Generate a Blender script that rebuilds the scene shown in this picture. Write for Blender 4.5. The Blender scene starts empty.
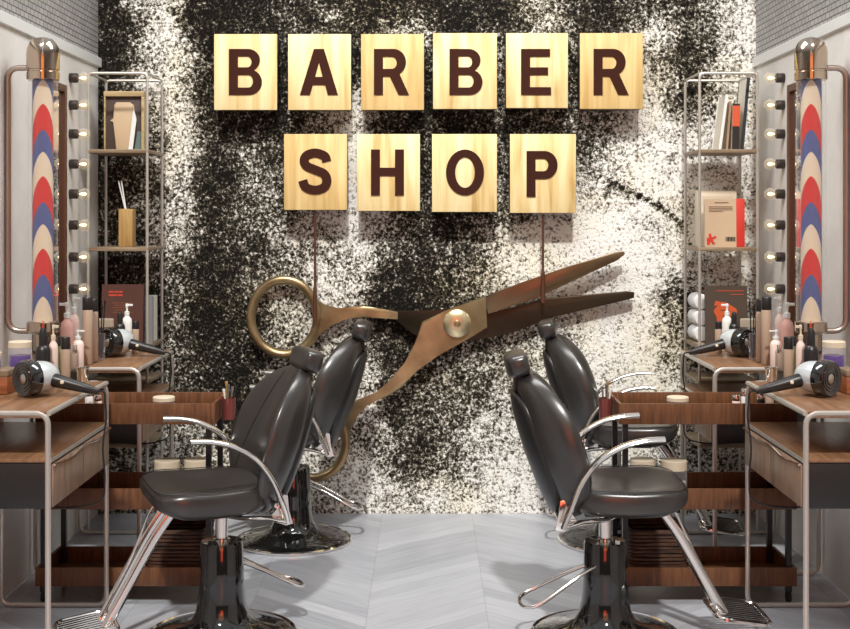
import bpy, bmesh, math, random
from mathutils import Vector, Matrix
random.seed(7)
PI = math.pi
C = bpy.context.scene.collection
S = bpy.context.scene

# ---------------------------------------------------------------- camera
CX, HY, F, CZ = 427.0, 215.0, 1250.0, 1.6        # optical axis in the photograph, focal length in pixels, eye height
cam = bpy.data.cameras.new('camera'); co = bpy.data.objects.new('camera', cam); C.objects.link(co)
co.location = (0, 0, CZ); co.rotation_euler = (PI/2, 0, 0)
cam.sensor_width = 36; cam.lens = F*36/850
cam.shift_x = -(CX-425)/850; cam.shift_y = -(314.5-HY)/850
cam.clip_start = .05
S.camera = co
S.view_settings.view_transform = 'Standard'; S.view_settings.look = 'None'
S.view_settings.gamma = 1; S.view_settings.use_curve_mapping = False
S.view_settings.exposure = 0.0
# ---------------------------------------------------------------- world and lamps
w = bpy.data.worlds.new('world'); S.world = w; w.use_nodes = True
wt = w.node_tree; bg = wt.nodes['Background']; bg.inputs[1].default_value = .46
_tc = wt.nodes.new('ShaderNodeTexCoord'); _sp = wt.nodes.new('ShaderNodeSeparateXYZ'); _r = wt.nodes.new('ShaderNodeValToRGB')
wt.links.new(_tc.outputs['Generated'], _sp.inputs[0]); wt.links.new(_sp.outputs[2], _r.inputs[0]); wt.links.new(_r.outputs[0], bg.inputs[0])
_r.color_ramp.elements.new(.5)
for _e, (_p, _c) in zip(_r.color_ramp.elements, ((0, (.10, .075, .06, 1)), (.28, (.36, .33, .31, 1)), (.62, (1.25, 1.27, 1.3, 1)))): _e.position = _p; _e.color = _c
def lamp(name, kind, loc, target, energy, color=(1, 1, 1), **kw):
    l = bpy.data.lights.new(name, kind); o = bpy.data.objects.new(name, l); C.objects.link(o)
    l.energy = energy; l.color = color
    for k, v in kw.items(): setattr(l, k, v)
    o.location = loc
    o.rotation_euler = (Vector(target)-Vector(loc)).to_track_quat('-Z', 'Y').to_euler()
    return o
lamp('sun', 'SUN', (0, 0, 6), (0, 3.0, 2.5), 2.7, (1, .97, .92), angle=math.radians(2.5))
lamp('ceiling_softbox', 'AREA', (0, 5.1, 3.6), (0, 5.6, 0), 60, (1, .98, .95), shape='RECTANGLE', size=1.8, size_y=.8)
lamp('orange_rear_light', 'AREA', (0, -1.5, 2.6), (0, 5, 1.9), 26, (1, .34, .10), shape='RECTANGLE', size=2.4, size_y=2.4)  # unseen orange source behind the camera, mirrored as a streak in the pole caps

lamp('low_red_lamp', 'AREA', (0, .2, 1.0), (0, 5, .9), 8, (1, .09, .04), shape='RECTANGLE', size=1.0, size_y=.7)

# ---------------------------------------------------------------- materials
def newmat(name):
    m = bpy.data.materials.new(name); m.use_nodes = True
    return m, m.node_tree, m.node_tree.nodes['Principled BSDF']
def srgb(r, g, b):
    f = lambda c: (c/255/12.92) if c/255 <= .04045 else ((c/255+.055)/1.055)**2.4
    return (f(r), f(g), f(b), 1)
def plain(name, col, rough=.5, metal=0, bump=0, bscale=60, var=0, coat=0, em=None, es=0, alpha=1, trans=0, spec=None):
    m, t, b = newmat(name)
    b.inputs['Base Color'].default_value = col; b.inputs['Roughness'].default_value = rough
    b.inputs['Metallic'].default_value = metal; b.inputs['Coat Weight'].default_value = coat
    b.inputs['Alpha'].default_value = alpha; b.inputs['Transmission Weight'].default_value = trans
    if spec is not None: b.inputs['Specular IOR Level'].default_value = spec
    if em: b.inputs['Emission Color'].default_value = em; b.inputs['Emission Strength'].default_value = es
    if bump or var:
        tc = t.nodes.new('ShaderNodeTexCoord'); n = t.nodes.new('ShaderNodeTexNoise'); n.inputs['Scale'].default_value = bscale
        n.inputs['Detail'].default_value = 4
        t.links.new(tc.outputs['Object'], n.inputs['Vector'])
        if bump:
            bp = t.nodes.new('ShaderNodeBump'); bp.inputs['Strength'].default_value = bump; bp.inputs['Distance'].default_value = .003
            t.links.new(n.outputs['Fac'], bp.inputs['Height']); t.links.new(bp.outputs['Normal'], b.inputs['Normal'])
        if var:
            mx = t.nodes.new('ShaderNodeMix'); mx.data_type = 'RGBA'
            mx.inputs[6].default_value = tuple(c*(1-var) for c in col[:3])+(1,)
            mx.inputs[7].default_value = tuple(min(1, c*(1+var)) for c in col[:3])+(1,)
            t.links.new(n.outputs['Fac'], mx.inputs[0]); t.links.new(mx.outputs[2], b.inputs['Base Color'])
    return m
def wood(name, stops, axis=0, scale=6, stretch=14, rough=.4, bump=.08):
    """streaky grain running along the given axis"""
    m, t, b = newmat(name)
    tc = t.nodes.new('ShaderNodeTexCoord'); mp = t.nodes.new('ShaderNodeMapping')
    sc = [stretch]*3; sc[axis] = 1
    mp.inputs['Scale'].default_value = sc
    n = t.nodes.new('ShaderNodeTexNoise'); n.inputs['Scale'].default_value = scale; n.inputs['Detail'].default_value = 5
    n.inputs['Distortion'].default_value = .6
    r = t.nodes.new('ShaderNodeValToRGB')
    oi = t.nodes.new('ShaderNodeObjectInfo'); vm = t.nodes.new('ShaderNodeVectorMath'); vm.operation = 'ADD'
    mu = t.nodes.new('ShaderNodeMath'); mu.operation = 'MULTIPLY'; mu.inputs[1].default_value = 7
    t.links.new(oi.outputs['Random'], mu.inputs[0]); t.links.new(mu.outputs[0], vm.inputs[1])
    t.links.new(tc.outputs['Object'], vm.inputs[0]); t.links.new(vm.outputs[0], mp.inputs[0])
    t.links.new(mp.outputs[0], n.inputs['Vector']); t.links.new(n.outputs['Fac'], r.inputs[0])
    cr = r.color_ramp
    while len(cr.elements) < len(stops): cr.elements.new(.5)
    for e, (p, c) in zip(cr.elements, stops): e.position = p; e.color = c
    t.links.new(r.outputs[0], b.inputs['Base Color']); b.inputs['Roughness'].default_value = rough
    bp = t.nodes.new('ShaderNodeBump'); bp.inputs['Strength'].default_value = bump; bp.inputs['Distance'].default_value = .002
    t.links.new(n.outputs['Fac'], bp.inputs['Height']); t.links.new(bp.outputs['Normal'], b.inputs['Normal'])
    return m
def nd(t, typ, **kw):
    n = t.nodes.new(typ)
    for k, v in kw.items(): setattr(n, k, v)
    return n
def mth(t, op, a, b=None, c=None, clamp=False):
    n = nd(t, 'ShaderNodeMath', operation=op, use_clamp=clamp)
    for i, v in enumerate((a, b, c)):
        if v is None: continue
        if isinstance(v, (int, float)): n.inputs[i].default_value = v
        else: t.links.new(v, n.inputs[i])
    return n.outputs[0]

M = {}
M['chrome'] = plain('chrome', (.86, .82, .78, 1), .12, 1)
M['capmetal'] = plain('warm_polished_steel', srgb(196, 178, 160), .12, 1)
M['steel'] = plain('brushed_steel', srgb(205, 200, 192), .32, 1)
M['rackmetal'] = plain('nickel_tube', srgb(205, 200, 192), .42, .75)
M['copper'] = plain('warm_nickel_pipe', srgb(186, 170, 160), .3, 1)
M['black_gloss'] = plain('black_gloss_enamel', (.006, .006, .006, 1), .08, 0, coat=1)
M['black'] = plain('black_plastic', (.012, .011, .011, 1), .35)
M['leather'] = plain('charcoal_leather', srgb(47, 44, 42), .29, 0, bump=.03, bscale=160, spec=.75)
M['leather_seam'] = plain('leather_seam', srgb(24, 23, 23), .5)
M['trolleywood'] = wood('reddish_walnut', [(.3, srgb(80, 48, 27)), (.55, srgb(104, 66, 39)), (.75, srgb(122, 80, 50))], axis=2, scale=7, stretch=12, rough=.42)
M['desktop'] = wood('desk_walnut', [(.3, srgb(112, 80, 56)), (.55, srgb(138, 102, 74)), (.75, srgb(156, 120, 90))], axis=1, scale=4, rough=.3)
M['drawerfront'] = wood('drawer_walnut', [(.3, srgb(120, 96, 78)), (.6, srgb(150, 124, 104)), (.8, srgb(165, 140, 120))], axis=2, scale=4, stretch=6, rough=.35)
M['darkpanel'] = plain('dark_laminate', srgb(28, 26, 25), .4, var=.2, bscale=5)
M['shelfwood'] = wood('shelf_wood', [(.3, srgb(116, 98, 78)), (.7, srgb(150, 130, 106))], axis=0, rough=.45)
M['boxwood'] = wood('box_wood', [(.3, srgb(120, 66, 36)), (.7, srgb(165, 98, 58))], axis=0, rough=.5)
M['pine'] = wood('pine_block', [(.28, srgb(196, 160, 98)), (.42, srgb(224, 196, 136)), (.6, srgb(238, 219, 168)), (.8, srgb(245, 232, 192))], axis=2, scale=1.3, stretch=13, rough=.55, bump=.15)
M['pine2'] = wood('pine_block_gold', [(.3, srgb(198, 162, 98)), (.6, srgb(224, 194, 134)), (.8, srgb(236, 212, 156))], axis=2, scale=1.6, stretch=14, rough=.55, bump=.15)
M['letter'] = plain('dark_brown_letter', srgb(60, 33, 25), .8, spec=.08, bump=.1)
M['rod'] = plain('rust_rod', srgb(92, 56, 42), .45, .3)
M['frost'] = plain('white_enamel', srgb(225, 228, 226), .25)
M['pearl'] = plain('pearly_silver', srgb(214, 222, 226), .22, .35)
M['white'] = plain('white_plastic', srgb(232, 230, 224), .4)
M['tan'] = plain('taupe_plastic', srgb(176, 152, 132), .4)
M['pink'] = plain('blush_plastic', srgb(226, 178, 166), .3)
M['paleblush'] = plain('pale_blush_plastic', srgb(238, 214, 204), .3)
M['purple'] = plain('violet_gel', srgb(78, 24, 140), .25)
M['cream'] = plain('cream_lid', srgb(214, 200, 176), .45)
M['green'] = plain('sage_tube', srgb(150, 156, 104), .4)
M['gilt'] = wood('pale_gold_wood', [(.3, srgb(160, 138, 98)), (.7, srgb(196, 174, 130))], axis=0, rough=.45)
M['amber'] = wood('honey_wood', [(.3, srgb(150, 116, 66)), (.7, srgb(182, 148, 92))], axis=2, rough=.45)
M['wicker'] = wood('dark_wicker', [(.35, srgb(30, 18, 12)), (.6, srgb(84, 54, 36))], axis=0, scale=14, stretch=8, rough=.6, bump=.6)
M['rubber'] = plain('rubber', (.01, .01, .01, 1), .7)
M['paper'] = plain('paper', srgb(226, 220, 206), .7)
M['mirror'] = plain('mirror_glass', (.9, .92, .92, 1), .02, 1)
M['redtin'] = plain('red_tinted_tin', srgb(150, 84, 78), .3, .6)
M['towel'] = plain('white_towel', srgb(228, 228, 228), .9, bump=.6, bscale=120)
def col(name, r, g, b, rough=.6): 
    if name not in M: M[name] = plain(name, srgb(r, g, b), rough)
    return M[name]
# thin clear glass
def clear(name, tint=(1, 1, 1, 1), refl=.12):
    m, t, b = newmat(name)
    b.inputs['Base Color'].default_value = tint; b.inputs['Roughness'].default_value = .05
    tr = nd(t, 'ShaderNodeBsdfTransparent'); tr.inputs[0].default_value = tint
    mx = nd(t, 'ShaderNodeMixShader'); lw = nd(t, 'ShaderNodeLayerWeight'); lw.inputs[0].default_value = .35
    f = mth(t, 'ADD', mth(t, 'MULTIPLY', mth(t, 'POWER', lw.outputs['Facing'], 2.5), .55), refl*.3)
    t.links.new(f, mx.inputs[0]); t.links.new(tr.outputs[0], mx.inputs[1]); t.links.new(b.outputs[0], mx.inputs[2])
    t.links.new(mx.outputs[0], t.nodes['Material Output'].inputs[0])
    return m
M['glass'] = clear('clear_glass')
M['jarglass'] = clear('jar_glass', (.95, .93, .96, 1), .3)
m = clear('bulb_glass', (1, .96, .88, 1), .35); M['bulbglass'] = m
M['filament'] = plain('glowing_filament', (1, .8, .5, 1), .5, em=(1, .74, .42, 1), es=2.2)
# aged brass of the scissors
m, t, b = newmat('aged_brass'); tc = nd(t, 'ShaderNodeTexCoord'); n = nd(t, 'ShaderNodeTexNoise'); n.inputs['Scale'].default_value = 7; n.inputs['Detail'].default_value = 6
t.links.new(tc.outputs['Object'], n.inputs['Vector']); r = nd(t, 'ShaderNodeValToRGB'); t.links.new(n.outputs['Fac'], r.inputs[0])
for e, (p, c) in zip(r.color_ramp.elements, ((.3, srgb(128, 108, 78)), (.7, srgb(190, 170, 130)))): e.position = p; e.color = c
t.links.new(r.outputs[0], b.inputs['Base Color']); b.inputs['Metallic'].default_value = .85; b.inputs['Roughness'].default_value = .36
bp = nd(t, 'ShaderNodeBump'); bp.inputs['Strength'].default_value = .15; bp.inputs['Distance'].default_value = .01
t.links.new(n.outputs['Fac'], bp.inputs['Height']); t.links.new(bp.outputs[0], b.inputs['Normal'])
M['brass'] = m
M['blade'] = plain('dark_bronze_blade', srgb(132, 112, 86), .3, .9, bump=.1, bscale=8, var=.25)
M['blade_shaded'] = plain('shaded_bronze', srgb(72, 60, 48), .34, .85, bump=.1, bscale=8, var=.3)  # shade of the lower blade put into its bronze colour
M['palebrass'] = plain('polished_pale_brass', srgb(224, 208, 168), .3, .9, bump=.3, bscale=20)
# barber pole stripes: beige, red, blue, arched towards the room
m, t, b = newmat('barber_stripes'); tc = nd(t, 'ShaderNodeTexCoord'); sp = nd(t, 'ShaderNodeSeparateXYZ')
t.links.new(tc.outputs['Object'], sp.inputs[0])
drop = mth(t, 'ADD', mth(t, 'MULTIPLY', mth(t, 'ADD', mth(t, 'MULTIPLY', sp.outputs[1], 1/.042), 1), .115), mth(t, 'MULTIPLY', mth(t, 'ABSOLUTE', sp.outputs[0]), .018/.042))
v = mth(t, 'FRACT', mth(t, 'MULTIPLY', mth(t, 'SUBTRACT', 2.162, mth(t, 'ADD', sp.outputs[2], drop)), 1/.300))
r = nd(t, 'ShaderNodeValToRGB'); r.color_ramp.interpolation = 'CONSTANT'; t.links.new(v, r.inputs[0]); r.color_ramp.elements.new(.5)
for e, (p, c) in zip(r.color_ramp.elements, ((0, srgb(206, 188, 164)), (.333, srgb(190, 38, 32)), (.69, srgb(70, 80, 128)))): e.position = p; e.color = c
t.links.new(r.outputs[0], b.inputs['Base Color']); b.inputs['Roughness'].default_value = .3
M['stripes'] = m
# side wall: pale mottled plaster
m, t, b = newmat('pale_plaster'); tc = nd(t, 'ShaderNodeTexCoord')
n = nd(t, 'ShaderNodeTexNoise'); n.inputs['Scale'].default_value = 2.2; n.inputs['Detail'].default_value = 8; n.inputs['Roughness'].default_value = .65
t.links.new(tc.outputs['Object'], n.inputs['Vector']); r = nd(t, 'ShaderNodeValToRGB'); t.links.new(n.outputs['Fac'], r.inputs[0])
for e, (p, c) in zip(r.color_ramp.elements, ((.3, srgb(208, 206, 202)), (.7, srgb(236, 234, 230)))): e.position = p; e.color = c
t.links.new(r.outputs[0], b.inputs['Base Color']); b.inputs['Roughness'].default_value = .7
M['plaster'] = m
# upper wall: small grey tiles
m, t, b = newmat('grey_mosaic'); tc = nd(t, 'ShaderNodeTexCoord'); sp = nd(t, 'ShaderNodeSeparateXYZ'); cb = nd(t, 'ShaderNodeCombineXYZ')
t.links.new(tc.outputs['Object'], sp.inputs[0]); t.links.new(sp.outputs[1], cb.inputs[0]); t.links.new(sp.outputs[2], cb.inputs[1])
br = nd(t, 'ShaderNodeTexBrick'); t.links.new(cb.outputs[0], br.inputs[0])
br.inputs['Color1'].default_value = srgb(178, 176, 174); br.inputs['Color2'].default_value = srgb(160, 159, 158); br.inputs['Mortar'].default_value = srgb(72, 70, 68)
br.inputs['Scale'].default_value = 1; br.inputs['Brick Width'].default_value = .055; br.inputs['Row Height'].default_value = .028
br.inputs['Mortar Size'].default_value = .0028; br.inputs['Mortar Smooth'].default_value = .2
t.links.new(br.outputs[0], b.inputs['Base Color']); b.inputs['Roughness'].default_value = .45
M['mosaic'] = m
# floor: grey chevron planks
m, t, b = newmat('grey_chevron_planks'); tc = nd(t, 'ShaderNodeTexCoord'); sp = nd(t, 'ShaderNodeSeparateXYZ'); t.links.new(tc.outputs['Object'], sp.inputs[0])
W_ = .48
u = mth(t, 'DIVIDE', mth(t, 'ADD', sp.outputs[0], 10*W_+W_/2), W_); fu = mth(t, 'FRACT', u); colm = mth(t, 'FLOOR', u)
par = mth(t, 'SUBTRACT', mth(t, 'MULTIPLY', mth(t, 'FRACT', mth(t, 'MULTIPLY', colm, .5)), 4), 1)
vv = mth(t, 'ADD', sp.outputs[1], mth(t, 'MULTIPLY', mth(t, 'MULTIPLY', mth(t, 'SUBTRACT', fu, .5), par), W_*.85))
pv = mth(t, 'DIVIDE', vv, .11); fv = mth(t, 'FRACT', pv); iv = mth(t, 'FLOOR', pv)
wn = nd(t, 'ShaderNodeTexWhiteNoise', noise_dimensions='2D'); cb = nd(t, 'ShaderNodeCombineXYZ'); t.links.new(colm, cb.inputs[0]); t.links.new(iv, cb.inputs[1]); t.links.new(cb.outputs[0], wn.inputs[0])
gr = nd(t, 'ShaderNodeTexNoise'); gr.inputs['Scale'].default_value = 5; gr.inputs['Detail'].default_value = 6
cb2 = nd(t, 'ShaderNodeCombineXYZ'); t.links.new(mth(t, 'MULTIPLY', vv, 9), cb2.inputs[0]); t.links.new(mth(t, 'MULTIPLY', sp.outputs[0], 1.2), cb2.inputs[1]); t.links.new(cb2.outputs[0], gr.inputs['Vector'])
fac = mth(t, 'ADD', mth(t, 'MULTIPLY', wn.outputs[0], .4), mth(t, 'MULTIPLY', gr.outputs[0], .7), clamp=True)
r = nd(t, 'ShaderNodeValToRGB'); t.links.new(fac, r.inputs[0])
for e, (p, c) in zip(r.color_ramp.elements, ((.15, srgb(148, 151, 158)), (.85, srgb(188, 191, 197)))): e.position = p; e.color = c
gap = mth(t, 'LESS_THAN', mth(t, 'MINIMUM', fv, mth(t, 'SUBTRACT', 1, fv)), .02)
gap2 = mth(t, 'LESS_THAN', mth(t, 'MINIMUM', fu, mth(t, 'SUBTRACT', 1, fu)), .005)
mx = nd(t, 'ShaderNodeMix', data_type='RGBA'); t.links.new(mth(t, 'MULTIPLY', mth(t, 'MAXIMUM', gap, gap2), .22), mx.inputs[0]); t.links.new(r.outputs[0], mx.inputs[6]); mx.inputs[7].default_value = srgb(70, 72, 76)
t.links.new(mx.outputs[2], b.inputs['Base Color']); b.inputs['Roughness'].default_value = .33
M['floor'] = m
# back wall: black and white speckled rough render, coverage of white from the 'cover' attribute
m, t, b = newmat('peeling_black_white_render'); tc = nd(t, 'ShaderNodeTexCoord')
at = nd(t, 'ShaderNodeAttribute', attribute_name='cover')
def noise(scale, detail, rough=.6, dist=0):
    n = nd(t, 'ShaderNodeTexNoise'); n.inputs['Scale'].default_value = scale; n.inputs['Detail'].default_value = detail
    n.inputs['Roughness'].default_value = rough; n.inputs['Distortion'].default_value = dist
    t.links.new(tc.outputs['Object'], n.inputs['Vector']); return n.outputs['Fac']
n1, n2, n3 = noise(60, 3, .72, .4), noise(20, 5, .75, .5), noise(6, 5, .7, .5)
sm = mth(t, 'ADD', mth(t, 'ADD', mth(t, 'MULTIPLY', n1, 1.6), mth(t, 'MULTIPLY', n2, .95)), mth(t, 'MULTIPLY', n3, .55))
val = mth(t, 'ADD', sm, mth(t, 'SUBTRACT', mth(t, 'MULTIPLY', at.outputs['Fac'], .78), 1.98))
mr = nd(t, 'ShaderNodeMapRange'); t.links.new(val, mr.inputs[0]); mr.inputs[1].default_value = -.26; mr.inputs[2].default_value = .24
r = nd(t, 'ShaderNodeValToRGB'); t.links.new(mr.outputs[0], r.inputs[0]); r.color_ramp.elements.new(.3); r.color_ramp.elements.new(.6)
for e, (p, c) in zip(r.color_ramp.elements, ((0, srgb(20, 18, 16)), (.4, srgb(70, 65, 54)), (.65, srgb(168, 164, 154)), (1, srgb(246, 245, 240)))): e.position = p; e.color = c
mx = nd(t, 'ShaderNodeMix', data_type='RGBA', blend_type='MULTIPLY'); n4 = noise(1.9, 3)
t.links.new(mth(t, 'MULTIPLY', mth(t, 'SUBTRACT', n4, .5), 3, clamp=True), mx.inputs[0]); t.links.new(r.outputs[0], mx.inputs[6]); mx.inputs[7].default_value = (1, .93, .72, 1)
t.links.new(mx.outputs[2], b.inputs['Base Color']); b.inputs['Roughness'].default_value = .9; b.inputs['Specular IOR Level'].default_value = .12
bp = nd(t, 'ShaderNodeBump'); bp.inputs['Strength'].default_value = .7; bp.inputs['Distance'].default_value = .012
t.links.new(n1, bp.inputs['Height']); t.links.new(bp.outputs[0], b.inputs['Normal'])
M['backwall'] = m

# ---------------------------------------------------------------- mesh helpers
class MB:
    def __init__(s, sx=1): s.b = bmesh.new(); s.sx = sx
    def box(s, x0, x1, y0, y1, z0, z1, bev=0, seg=2):
        vs = [s.b.verts.new((x, y, z)) for x in (x0, x1) for y in (y0, y1) for z in (z0, z1)]
        fs = [s.b.faces.new([vs[i] for i in q]) for q in ((0, 1, 3, 2), (4, 6, 7, 5), (0, 4, 5, 1), (2, 3, 7, 6), (0, 2, 6, 4), (1, 5, 7, 3))]
        if bev:
            es = list({e for f in fs for e in f.edges})
            bmesh.ops.bevel(s.b, geom=es, offset=bev, segments=seg, profile=.5, affect='EDGES')
        return s
    def ring(s, c, n, bn, rx, ry, k):
        return [s.b.verts.new(c+n*(rx*math.cos(2*PI*i/k))+bn*(ry*math.sin(2*PI*i/k))) for i in range(k)]
    def skin(s, rings, cap=True, closed=False):
        k = len(rings[0]); m = len(rings)
        for a in range(m if closed else m-1):
            A, B = rings[a], rings[(a+1) % m]
            for i in range(k): s.b.faces.new((A[i], A[(i+1) % k], B[(i+1) % k], B[i]))
        if cap and not closed: s.b.faces.new(rings[0][::-1]); s.b.faces.new(rings[-1])
        return s
    def tube(s, pts, r, k=10, ry=None, up=None, closed=False, cap=True):
        P = [Vector(p) for p in pts]; R = r if isinstance(r, (list, tuple)) else [r]*len(P)
        RY = ry if isinstance(ry, (list, tuple)) else [ry]*len(P)
        rings = []; n = None
        for i, p in enumerate(P):
            if closed: d = (P[(i+1) % len(P)]-P[i-1])
            else: d = P[min(i+1, len(P)-1)]-P[max(i-1, 0)]
            d.normalize()
            if up is not None: n = Vector(up)-d*Vector(up).dot(d)
            elif n is None: n = d.orthogonal()
            else: n = n-d*n.dot(d)
            n.normalize(); bn = d.cross(n)
            rings.append(s.ring(p, bn, n, R[i], RY[i] or R[i], k))
        return s.skin(rings, cap, closed)
    def lathe(s, prof, c=(0, 0, 0), axis=(0, 0, 1), k=28, cap=True):
        a = Vector(axis).normalized(); n = a.orthogonal().normalized(); bn = a.cross(n); c = Vector(c)
        return s.skin([s.ring(c+a*z, n, bn, max(r, .0004), max(r, .0004), k) for r, z in prof], cap)
    def cyl(s, p0, p1, r, k=12, r2=None):
        p0 = Vector(p0); d = Vector(p1)-p0
        return s.lathe([(r, 0), (r2 if r2 is not None else r, d.length)], p0, d, k)
    def prism(s, poly, y0, y1, bev=0):
        """outline in x-z pushed through y"""
        A = [s.b.verts.new((x, y0, z)) for x, z in poly]; B = [s.b.verts.new((x, y1, z)) for x, z in poly]
        n = len(poly); f = [s.b.faces.new(A), s.b.faces.new(B[::-1])]
        for i in range(n): s.b.faces.new((A[i], B[i], B[(i+1) % n], A[(i+1) % n]))
        if bev: bmesh.ops.bevel(s.b, geom=list(f[0].edges), offset=bev, segments=2, profile=.5, affect='EDGES')
        return s
    def superell(s, a, b, h, e1=.5, e2=.5, fn=None, nu=40, nv=20):
        sg = lambda v, e: math.copysign(abs(v)**e, v)
        rings = []
        for j in range(nv+1):
            ph = -PI/2+PI*j/nv; ph = max(min(ph, PI/2-.02), -PI/2+.02)
            cr, sr = sg(math.cos(ph), e1), sg(math.sin(ph), e1)
            rg = []
            for i in range(nu):
                th = 2*PI*i/nu
                p = Vector((a*cr*sg(math.cos(th), e2), b*cr*sg(math.sin(th), e2), h*sr))
                if fn: p = Vector(fn(p))
                rg.append(s.b.verts.new(p))
            rings.append(rg)
        return s.skin(rings)
    def build(s, name, mat, parent=None, label=None, smooth=40, loc=None, rot=None):
        if s.sx == -1:
            for v in s.b.verts: v.co.x = -v.co.x
        bmesh.ops.recalc_face_normals(s.b, faces=s.b.faces)
        me = bpy.data.meshes.new(name); s.b.to_mesh(me); s.b.free()
        if smooth:
            for p in me.polygons: p.use_smooth = True
            me.set_sharp_from_angle(angle=math.radians(smooth))
        me.materials.append(M[mat] if isinstance(mat, str) else mat)
        o = bpy.data.objects.new(name, me); C.objects.link(o); o.parent = parent
        if label: o['label'] = label
        if loc: o.location = loc
        if rot: o.rotation_euler = rot
        return o
def thing(name, label, cat, loc=(0, 0, 0), rotz=0, group=None):
    o = bpy.data.objects.new(name, None); C.objects.link(o); o.empty_display_size = .1
    o.location = loc; o.rotation_euler = (0, 0, rotz); o['label'] = label; o['category'] = cat
    if group: o['group'] = group
    return o
def tag(o, label, cat, group=None):
    o['label'] = label; o['category'] = cat
    if group: o['group'] = group
    return o
def struct(name, mb, mat, label):
    o = mb.build(name, mat, smooth=0); o['kind'] = 'structure'; o['label'] = label; o['category'] = name.split('_')[0]; return o
def P(px, py, Y): return ((px-CX)*Y/F, CZ-(py-HY)*Y/F)      # photograph -> x, z on the plane at distance Y
def arc(path, r, n=6, closed=False):
    """rounds the corners of a polyline"""
    V = [Vector(p) for p in path]; out = []
    N = len(V)
    for i, p in enumerate(V):
        if not closed and i in (0, N-1): out.append(p); continue
        a = (V[i-1]-p); b_ = (V[(i+1) % N]-p); ra = min(r, a.length*.49, b_.length*.49)
        A = p+a.normalized()*ra; B = p+b_.normalized()*ra
        for k in range(n+1):
            q = k/n; out.append(A*(1-q)**2+p*2*q*(1-q)+B*q*q)
    return out
def catmull(pts, n=6):
    V = [Vector(p) for p in pts]; out = []
    for i in range(len(V)-1):
        p0, p1, p2, p3 = V[max(i-1, 0)], V[i], V[i+1], V[min(i+2, len(V)-1)]
        for k in range(n):
            q = k/n
            out.append(.5*((2*p1)+(p2-p0)*q+(2*p0-5*p1+4*p2-p3)*q*q+(3*p1-p0-3*p2+p3)*q**3))
    return out+[V[-1]]

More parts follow.
